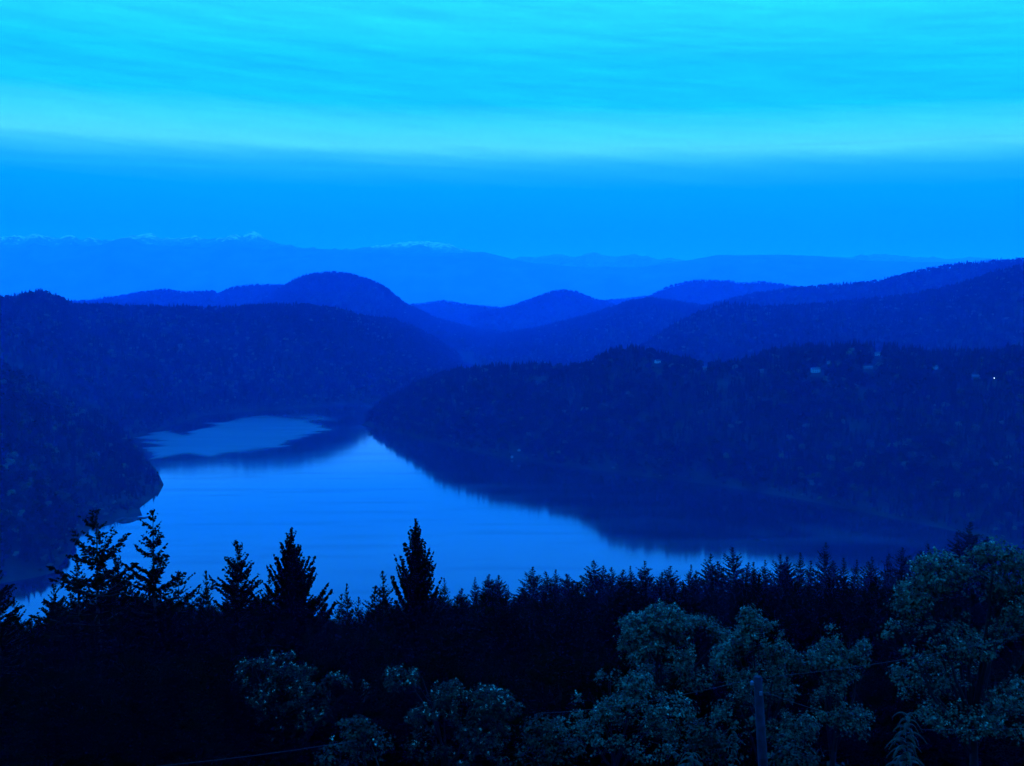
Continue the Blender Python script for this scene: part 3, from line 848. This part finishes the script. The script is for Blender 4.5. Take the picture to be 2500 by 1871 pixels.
def plant_conifer(kind, px, py, D, label, group, turn=None, wide=1.0, lean=0.0):
    top = at(px, py, D)
    gz = float(hillside_z(np.array([top[0]]), np.array([top[1]]))[0])
    h = top[2] - gz + .4
    k = KINDS[kind]; s = h / k["H"]
    t = thing("conifer", label, "tree", (top[0], top[1], gz - .4), rng.uniform(0, 6.28) if turn is None else turn, group)
    t.scale = (s * wide, s * wide, s)
    t.rotation_euler = (rng.normal(0, 1) * lean, rng.normal(0, 1) * lean, t.rotation_euler[2])
    link("trunk", k["trunk"], t)
    link("crown", k["crown"], t)
    return t
def depth_for(px, py, h):
    best = min(np.arange(60, 420, 4.0), key=lambda D: abs(at(px, py, D)[2] - float(ground(D)) - h))
    return float(best)
G1 = "black conifers standing out against the water"
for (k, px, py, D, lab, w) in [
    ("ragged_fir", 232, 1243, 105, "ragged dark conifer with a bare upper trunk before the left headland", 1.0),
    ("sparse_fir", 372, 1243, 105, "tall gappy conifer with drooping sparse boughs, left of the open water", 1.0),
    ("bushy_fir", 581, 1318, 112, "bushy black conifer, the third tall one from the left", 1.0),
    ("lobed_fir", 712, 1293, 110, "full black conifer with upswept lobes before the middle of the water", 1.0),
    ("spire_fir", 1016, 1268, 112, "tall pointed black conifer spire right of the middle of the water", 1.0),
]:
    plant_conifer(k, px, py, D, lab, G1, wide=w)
small = [  # lesser tips of the near skyline
    (-5, 1380, 90, "broad_fir", "dark conifer cut by the left edge of the picture"),
    (38, 1455, 120, "plain_fir", "low dark conifer near the left edge, left of the patch of water"),
    (132, 1425, 115, "bushy_fir", "dark conifer just right of the small patch of water at the left"),
    (190, 1352, 112, "sparse_fir", "thin conifer tucked against the left side of the ragged bare-trunked one"),
    (283, 1350, 112, "bushy_fir", "leaning bushy conifer right of the ragged bare-trunked one"),
    (325, 1420, 118, "plain_fir", "low conifer between the bushy leaning one and the tall gappy one"),
    (430, 1392, 118, "ragged_fir", "loose spreading conifer right of the tall gappy one"),
    (497, 1394, 122, "narrow_fir", "small narrow conifer left of the third tall conifer"),
    (655, 1405, 125, "plain_fir", "low conifer filling the gap between the third and fourth tall conifers"),
    (786, 1440, 140, "narrow_fir", "narrow low conifer right of the full lobed one"),
    (832, 1450, 150, "sparse_fir", "faint thin conifer left in the gap before the pointed spire"),
    (851, 1424, 150, "narrow_fir", "small pointed conifer in the middle of the gap before the spire"),
    (872, 1458, 150, "plain_fir", "low conifer right in the gap before the pointed spire"),
    (917, 1430, 135, "broad_fir", "low broad conifer at the left foot of the pointed spire"),
    (940, 1394, 130, "plain_fir", "slim conifer touching the left side of the pointed spire"),
]
for (px, py, D, k, lab) in small:
    plant_conifer(k, px, py, D, lab, G1)
row = [(1072, 1440), (1096, 1412), (1122, 1436), (1161, 1409), (1197, 1404), (1217, 1405), (1236, 1428), (1262, 1440), (1280, 1425), (1305, 1382), (1339, 1396), (1355, 1392), (1384, 1400), (1406, 1418),
       (1445, 1370), (1473, 1381), (1496, 1384), (1526, 1392), (1553, 1384), (1566, 1370), (1582, 1386), (1611, 1396), (1640, 1381), (1672, 1377), (1700, 1395), (1728, 1349), (1748, 1372), (1796, 1337), (1816, 1372), (1844, 1373),
       (1868, 1368), (1903, 1352), (1931, 1362), (1961, 1348), (1985, 1366), (2010, 1327), (2034, 1368), (2060, 1364), (2085, 1366), (2112, 1372), (2136, 1360), (2166, 1353), (2209, 1338), (2236, 1354), (2270, 1330), (2335, 1302), (2372, 1275), (2410, 1310)]
ORD = ["first", "second", "third", "fourth", "fifth", "sixth", "seventh", "eighth", "ninth", "tenth", "eleventh", "twelfth"]
EXTRA = {(1305, 1382): "conifer tip standing clear above the low row right of the spire", (1445, 1370): "triangular conifer tip at the edge of the bright water",
         (1796, 1337): "dim blue-black conifer, the tallest of the row over the dark reflection", (1728, 1349): "dim conifer just left of the tallest in the row over the dark reflection",
         (2372, 1275): "dim conifer rising behind the big leafy tree at the right edge"}
ZONES = [(1250, "low black conifer tip to the right of the spire, against bright water"), (1430, "black conifer tip before the dark tongue of the reflection, against bright water"),
         (1590, "conifer tip in the row left of the triangular tip's far side"), (1760, "conifer tip left of the tallest dim conifer, by the dark reflection"),
         (2000, "dim conifer tip right of the tallest dim conifer"), (9999, "dim conifer tip left of the big right-edge maple")]
ZONES[2] = (1590, "conifer tip right of the triangular one, over narrowing bright water")
cnt = [0] * 6
for (px, py) in row:
    z = next(i for i, q in enumerate(ZONES) if px < q[0])
    D = 240 if px < 1130 else (330 if px < 1700 else 370)
    D += rng.uniform(-18, 18)
    if (px, py) in EXTRA:
        lab = EXTRA[(px, py)]
    else:
        lab = ORD[cnt[z]] + " " + ZONES[z][1]
        cnt[z] += 1
    k = ["plain_fir", "narrow_fir", "broad_fir", "bushy_fir"][rng.randint(4)]
    if (px, py) in EXTRA: k = "broad_fir"
    plant_conifer(k, px, py, D, lab, "row of conifer tips farther down the slope", wide=rng.uniform(1.15, 1.75), lean=.022)

# the unlit mass of trees beneath those tips
SX = [-300, 40, 100, 150, 250, 330, 420, 520, 640, 760, 830, 900, 1000, 1080, 1200, 1270, 1400, 1600, 1750, 1900, 2100, 2250, 2400, 2800]
SY = [1500, 1505, 1500, 1450, 1420, 1440, 1440, 1455, 1440, 1500, 1490, 1470, 1450, 1448, 1428, 1435, 1410, 1402, 1385, 1386, 1390, 1378, 1370, 1360]
PROTO_NEAR = [bpy.data.objects.new("woods_fir", KINDS[k]["crown"]) for k in ("plain_fir", "broad_fir", "narrow_fir", "bushy_fir")]
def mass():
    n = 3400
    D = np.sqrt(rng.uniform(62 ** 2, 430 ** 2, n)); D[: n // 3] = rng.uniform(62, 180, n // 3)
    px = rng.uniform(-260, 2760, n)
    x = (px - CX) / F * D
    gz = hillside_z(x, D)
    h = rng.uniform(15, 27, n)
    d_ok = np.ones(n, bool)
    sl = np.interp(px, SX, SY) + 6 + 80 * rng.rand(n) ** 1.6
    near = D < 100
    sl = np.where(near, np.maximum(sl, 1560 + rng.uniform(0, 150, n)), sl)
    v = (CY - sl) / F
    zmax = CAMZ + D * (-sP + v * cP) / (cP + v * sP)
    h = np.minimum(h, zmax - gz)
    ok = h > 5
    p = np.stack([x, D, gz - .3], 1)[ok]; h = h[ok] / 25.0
    # the forest goes on behind the viewpoint: unseen trees added to block sky light
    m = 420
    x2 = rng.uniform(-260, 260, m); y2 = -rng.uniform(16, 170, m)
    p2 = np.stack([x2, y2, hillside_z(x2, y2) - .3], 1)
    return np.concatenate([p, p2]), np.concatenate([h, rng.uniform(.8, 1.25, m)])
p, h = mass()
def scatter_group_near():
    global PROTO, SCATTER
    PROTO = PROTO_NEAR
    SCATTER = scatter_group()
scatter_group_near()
woods("forest", p, h, rng.randint(0, 4, len(p)), "black unlit mass of conifers below the viewpoint, with added unseen trees behind blocking sky light")


#@@LEAFY
# ------------------------------------------------------------------ leafing maples and shrubs in front of the conifers
def world_lobe(px, py, rx, ry, D):
    c = at(px, py, D)
    m = D / F
    return c, np.array([rx * m, rx * m * .9, ry * m])
def broadleaf(name, label, cat, D, trunk_px, lobes, density=20.0, leaf=.115, per=9, blossom=.10, group=None, mat="maple_leaf", limbs=True, seed=0, hollow=.55, spread=.13, stems=1):
    r = np.random.RandomState(seed)
    tx = (trunk_px - CX) / F * D
    gz = float(hillside_z(np.array([tx]), np.array([D]))[0])
    base = np.array([tx, D, gz - .2])
    t = thing(name, label, cat, base, 0.0, group)
    L = [world_lobe(*l[:4], D + (l[4] if len(l) > 4 else 0)) for l in lobes]
    L = [(c - base, rad) for c, rad in L]
    mean = np.mean([c for c, _ in L], axis=0)
    top = mean * np.array([.5, .5, .62])
    tb = MB()
    H = mean[2]
    tb.tube([(0, 0, 0), (top[0] * .25, top[1] * .25, top[2] * .35), (top[0] * .7, top[1] * .7, top[2] * .75), tuple(top)], [.028 * H + .04, .022 * H + .03, .016 * H + .02, .010 * H + .015], n=9)
    tb.build("trunk", M["pale_bark"], t, True)
    if limbs:
        for c, rad in L:
            lb = MB()
            a = top * r.uniform(.55, .98)
            m1 = a + (c - a) * .5 + r.normal(0, .25, 3) + (0, 0, .3)
            e = c + np.array([0, 0, rad[2] * .5])
            lb.tube([a, m1, e], [.010 * H + .02, .006 * H + .015, .012], n=6)
            for q in range(5):
                d = r.normal(size=3); d /= np.linalg.norm(d); d[2] = abs(d[2])
                p0 = m1 + (e - m1) * r.uniform(0, 1)
                lb.tube([p0, p0 + d * rad * .45 + (0, 0, .1), c + d * rad * .9], [.02, .014, .006], n=4)
            lb.build("limb", M["pale_bark"], t, True)
    zs = np.array([c[2] for c, _ in L]); z_lo, z_hi = zs.min(), zs.max()
    rel_z = lambda c: (c[2] - z_lo) / (z_hi - z_lo + 1e-6)
    LC = []; LN = []; BC = []
    for c, rad in L:
        area = 4 * math.pi * ((rad[0] * rad[1]) ** 1.6 / 3 + 2 * (rad[0] * rad[2]) ** 1.6 / 3) ** (1 / 1.6)
        n = int(area * density * 1.6)
        d = r.normal(size=(n, 3)); d /= np.linalg.norm(d, axis=1, keepdims=True)
        # uneven outline: the shell swells and sinks in bunches
        sw = 1 + .22 * fbm(d[:, 0] * 2.3 + 7 * c[0] + seed, d[:, 2] * 2.3 + d[:, 1] * 2.1, 3)
        q = sw * (hollow + (1 - hollow) * r.rand(n) ** .6)
        P = c + d * rad * q[:, None]
        g = fbm(P[:, 0] * .9 + seed, P[:, 2] * .9 + P[:, 1] * .7, 3)
        keep = (g > -.14) & ((d[:, 2] > -.35) | (r.rand(n) < .30)) & (r.rand(n) < (1.0 if rel_z(c) > .5 else .5))
        P = P[keep]; d = d[keep]
        n = len(P)
        k = r.randint(max(2, per - 3), per + 3, n)
        rep = np.repeat(np.arange(n), k)
        off = r.normal(0, spread, (len(rep), 3)) * (1, 1, .7)
        LC.append(P[rep] + off)
        LN.append(d[rep] * .5 + np.array([0, -.15, .75]) + off * 2.0)
        bl = (r.rand(n) < blossom) & (d[:, 2] > 0)
        BC.append(P[bl] + d[bl] * .12 + (0, 0, .08))
    LC = np.concatenate(LC); LN = np.concatenate(LN)
    V, Fc = leaf_faces(LC, LN, leaf, r, jitter=.45, elong=1.25)
    cr = link("crown", mesh_np("crown", V, Fc, [M[mat]]), t)
    BC = np.concatenate(BC)
    if len(BC) > 3:
        rep = np.repeat(np.arange(len(BC)), 4)
        P = BC[rep] + r.normal(0, .05, (len(rep), 3))
        V, Fc = leaf_faces(P, r.normal(size=P.shape) * .5 + (0, -.4, .6), .085, r, jitter=.4, elong=1.3)
        b = link("blossom", mesh_np("blossom", V, Fc, [M["maple_blossom"]]), cr)
        b["kind"] = "stuff"
    return t
GM = "leafing maples lit by the sky"
broadleaf("maple_tree", "large leafy teal maple with a rounded top left of the wooden pole", "tree", 66, 1600,
    [(1560, 1540, 55, 42), (1618, 1515, 55, 42), (1690, 1550, 75, 50), (1755, 1580, 55, 45), (1610, 1590, 100, 50), (1520, 1560, 30, 30), (1700, 1640, 90, 50, 1.0), (1580, 1660, 90, 40, 1.5)], seed=1, group=GM)
broadleaf("maple_tree", "leafy teal maple rising directly behind the wooden pole", "tree", 60, 1880,
    [(1830, 1510, 26, 30), (1850, 1560, 62, 50), (1910, 1585, 55, 50), (1800, 1610, 60, 50), (1960, 1610, 35, 38), (1850, 1660, 80, 55), (1800, 1740, 70, 55), (1900, 1710, 60, 50, 1.0), (1930, 1780, 70, 50)], seed=2, group=GM)
broadleaf("maple_tree", "small rounded leafy tree between the pole maple and the big right one", "tree", 58, 2050,
    [(2035, 1560, 42, 38), (2075, 1575, 42, 38), (2095, 1600, 35, 30), (2030, 1610, 50, 40), (2060, 1665, 50, 34), (2030, 1720, 60, 40), (2080, 1760, 60, 40)], seed=3, group=GM)
broadleaf("maple_tree", "tallest leafy maple, filling the right edge of the picture", "tree", 50, 2420,
    [(2430, 1350, 62, 45), (2300, 1395, 70, 48), (2500, 1395, 60, 50), (2240, 1470, 60, 60), (2370, 1450, 90, 60), (2480, 1480, 80, 60), (2200, 1560, 50, 52), (2300, 1560, 90, 60), (2430, 1580, 90, 60), (2250, 1640, 80, 45, 1.0), (2560, 1480, 60, 80), (2280, 1700, 80, 45, 1.5), (2430, 1680, 90, 50), (2350, 1750, 110, 45), (2480, 1760, 80, 45)], seed=4, density=15, group=GM)
broadleaf("maple_tree", "lower leafy maple in front of the large rounded one, left of the pole", "tree", 56, 1500,
    [(1490, 1665, 40, 32), (1545, 1660, 45, 32), (1455, 1720, 50, 45), (1540, 1730, 75, 50), (1640, 1740, 60, 45), (1480, 1790, 70, 50), (1580, 1810, 80, 50), (1400, 1770, 45, 40)], seed=5, density=13, group=GM, hollow=.7)
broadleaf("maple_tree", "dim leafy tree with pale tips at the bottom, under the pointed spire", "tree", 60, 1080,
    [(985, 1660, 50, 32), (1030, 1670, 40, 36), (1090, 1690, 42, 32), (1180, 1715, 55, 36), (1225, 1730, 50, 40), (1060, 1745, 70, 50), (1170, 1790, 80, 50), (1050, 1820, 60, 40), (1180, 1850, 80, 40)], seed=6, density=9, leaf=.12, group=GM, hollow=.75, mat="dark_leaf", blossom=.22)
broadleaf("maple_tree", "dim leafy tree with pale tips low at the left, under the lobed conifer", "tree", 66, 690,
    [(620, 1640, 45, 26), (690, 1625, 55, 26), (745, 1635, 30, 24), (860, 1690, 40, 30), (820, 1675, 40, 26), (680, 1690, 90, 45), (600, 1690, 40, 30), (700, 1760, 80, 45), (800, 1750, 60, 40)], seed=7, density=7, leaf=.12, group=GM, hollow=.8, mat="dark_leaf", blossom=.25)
GS = "dark shrubs along the bottom of the picture"
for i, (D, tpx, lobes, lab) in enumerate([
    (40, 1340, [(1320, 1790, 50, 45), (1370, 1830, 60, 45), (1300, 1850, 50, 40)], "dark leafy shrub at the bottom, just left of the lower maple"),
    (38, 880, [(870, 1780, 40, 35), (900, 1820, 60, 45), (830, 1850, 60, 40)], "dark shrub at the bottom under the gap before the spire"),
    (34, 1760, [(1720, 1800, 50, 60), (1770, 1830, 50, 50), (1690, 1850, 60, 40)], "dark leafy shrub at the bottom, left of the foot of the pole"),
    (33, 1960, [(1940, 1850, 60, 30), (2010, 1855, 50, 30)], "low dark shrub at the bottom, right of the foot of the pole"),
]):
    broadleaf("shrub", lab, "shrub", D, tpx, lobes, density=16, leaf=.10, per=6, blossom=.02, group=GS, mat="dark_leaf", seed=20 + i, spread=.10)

# young cedars with drooping sprays
def cedar(px, py, D, height_px, width_px, lab, seed, fronds=26):
    r = np.random.RandomState(seed)
    top = at(px, py, D); m = D / F
    gz = float(hillside_z(np.array([top[0]]), np.array([top[1]]))[0])
    base = np.array([top[0], top[1], gz - .2]); H = top[2] - base[2]
    t = thing("young_cedar", lab, "tree", base, 0.0, "young cedars at the bottom of the picture")
    b = MB(); b.tube([(0, 0, 0), (.02, 0, H * .6), (.0, 0, H * .95)], [.05, .035, .01], n=6); b.build("stem", M["bark"], t)
    Ls = width_px * m
    for k in range(fronds):
        q = k / (fronds - 1)
        z0 = H - height_px * m * (q ** 1.2) * 1.0 - .02
        az = k * 2.4 + r.uniform(-.4, .4)
        Lk = Ls * (.55 + .5 * q) * r.uniform(.75, 1.15)
        dh = np.array([math.cos(az), math.sin(az), 0])
        n = 22
        s = np.linspace(0, 1, n)
        P = np.array([0, 0, z0]) + dh * (Lk * s)[:, None] + np.array([0, 0, 1]) * (Lk * (.75 * s - 1.25 * s * s * r.uniform(.8, 1.3)))[:, None]
        side = np.array([-dh[1], dh[0], 0])
        V = []; Fc = []
        for i in range(n - 1):
            fw = P[i + 1] - P[i]; fw = fw / np.linalg.norm(fw)
            for sg in (-1, 1):
                ll = Lk * .26 * (1 - .6 * s[i]) * r.uniform(.7, 1.2)
                d = fw * .7 + side * sg * .7 + np.array([0, 0, -.45]); d /= np.linalg.norm(d)
                w = np.cross(d, (0, 0, 1)); w = w / (np.linalg.norm(w) + 1e-6) * .012
                o = len(V)
                V += [P[i] - w * .6, P[i] + w * .6, P[i] + d * ll * .6 + w, P[i] + d * ll, P[i] + d * ll * .6 - w]
                Fc += [(o, o + 1, o + 2), (o, o + 2, o + 4), (o + 4, o + 2, o + 3)]
            o = len(V); w = side * .008
            V += [P[i] - w, P[i] + w, P[i + 1]]; Fc.append((o, o + 1, o + 2))
        link("frond", mesh_np("frond", V, Fc, [M["cedar"]]), t)
    return t
cedar(2215, 1742, 30, 150, 62, "young drooping cedar at the bottom right, near the right corner", 1, 34)
cedar(1688, 1838, 26, 60, 60, "arching drooping cedar spray at the bottom edge, left of the pole", 2, 16)
cedar(1790, 1775, 30, 110, 26, "slim drooping cedar tip just left of the wooden pole", 3, 18)

# ------------------------------------------------------------------ utility pole and cables
PD = 36.0
ptop = at(1850, 1655, PD); pbot_dir = at(1863, 1871, PD)
gzp = float(hillside_z(np.array([pbot_dir[0]]), np.array([PD]))[0])
pb = ptop + (pbot_dir - ptop) * ((ptop[2] - gzp + .5) / (ptop[2] - pbot_dir[2]))
t = thing("utility_pole", "weathered wooden utility pole standing among the leafy trees", "pole", pb)
b = MB(); b.tube([(0, 0, 0), (ptop - pb) * .5, ptop - pb], [.19, .165, .145], n=14); b.build("shaft", M["pole_wood"], t, True)
b = MB(); b.tube([ptop - pb, ptop - pb + (0, 0, .05)], [.152, .12], n=14); b.build("cap", M["pole_wood"], t)
ins = at(1836, 1669, PD - .1) - pb
b = MB(); b.tube([ins + (0, 0, -.09), ins + (0, 0, -.04), ins + (0, 0, .0), ins + (0, 0, .05), ins + (0, 0, .09)], [.03, .065, .045, .065, .03], n=10); io = b.build("insulator", M["porcelain"], t, True)
b = MB(); b.tube([ins + (0, 0, -.1), ins + (.14, .05, -.1)], [.018, .018], n=6); b.build("bracket", M["wire"], io)
b = MB(); q = at(1855, 1689, PD) - pb + np.array([0, -.17, 0]); b.box(q, (.09, .06, .12)); b.build("tag_plate", M["porcelain"], t)
b = MB(); q0 = ins + np.array([0, 0, -.1])
b.tube([q0, q0 + (-.03, -.02, -.25), q0 + (.02, -.02, -.5), q0 + (.10, -.06, -.75)], [.018, .016, .014, .012], n=5); b.build("drop_wire", M["wire"], t)
def cable(pts, rad, lab, sag=.0):
    P = [at(*p) for p in pts]
    out = []
    for a, c in zip(P[:-1], P[1:]):
        for k in range(12):
            u = k / 12
            out.append(a + (c - a) * u + np.array([0, 0, -sag * 4 * u * (1 - u)]))
    out.append(P[-1])
    b = MB(); b.tube(out, [rad] * len(out), n=5)
    tag(b.build("cable", M["wire"]), lab, "cable", "overhead cables")
cable([(1852, 1655, PD), (2540, 1538, 46)], .008, "thin cable running from the pole top up to the right edge", .25)
cable([(1848, 1655, PD), (1310, 1742, 52)], .008, "thin cable running from the pole top down to the left", .25)
cable([(1868, 1690, PD), (2040, 1745, 44)], .007, "thin cable sloping down to the right from below the pole top", .05)
cable([(380, 1871, 30), (870, 1808, 34)], .007, "thin cable crossing the dark bottom left corner", .06)
cable([(2250, 1782, 40), (2540, 1778, 46)], .007, "faint level cable near the bottom right corner", .02)
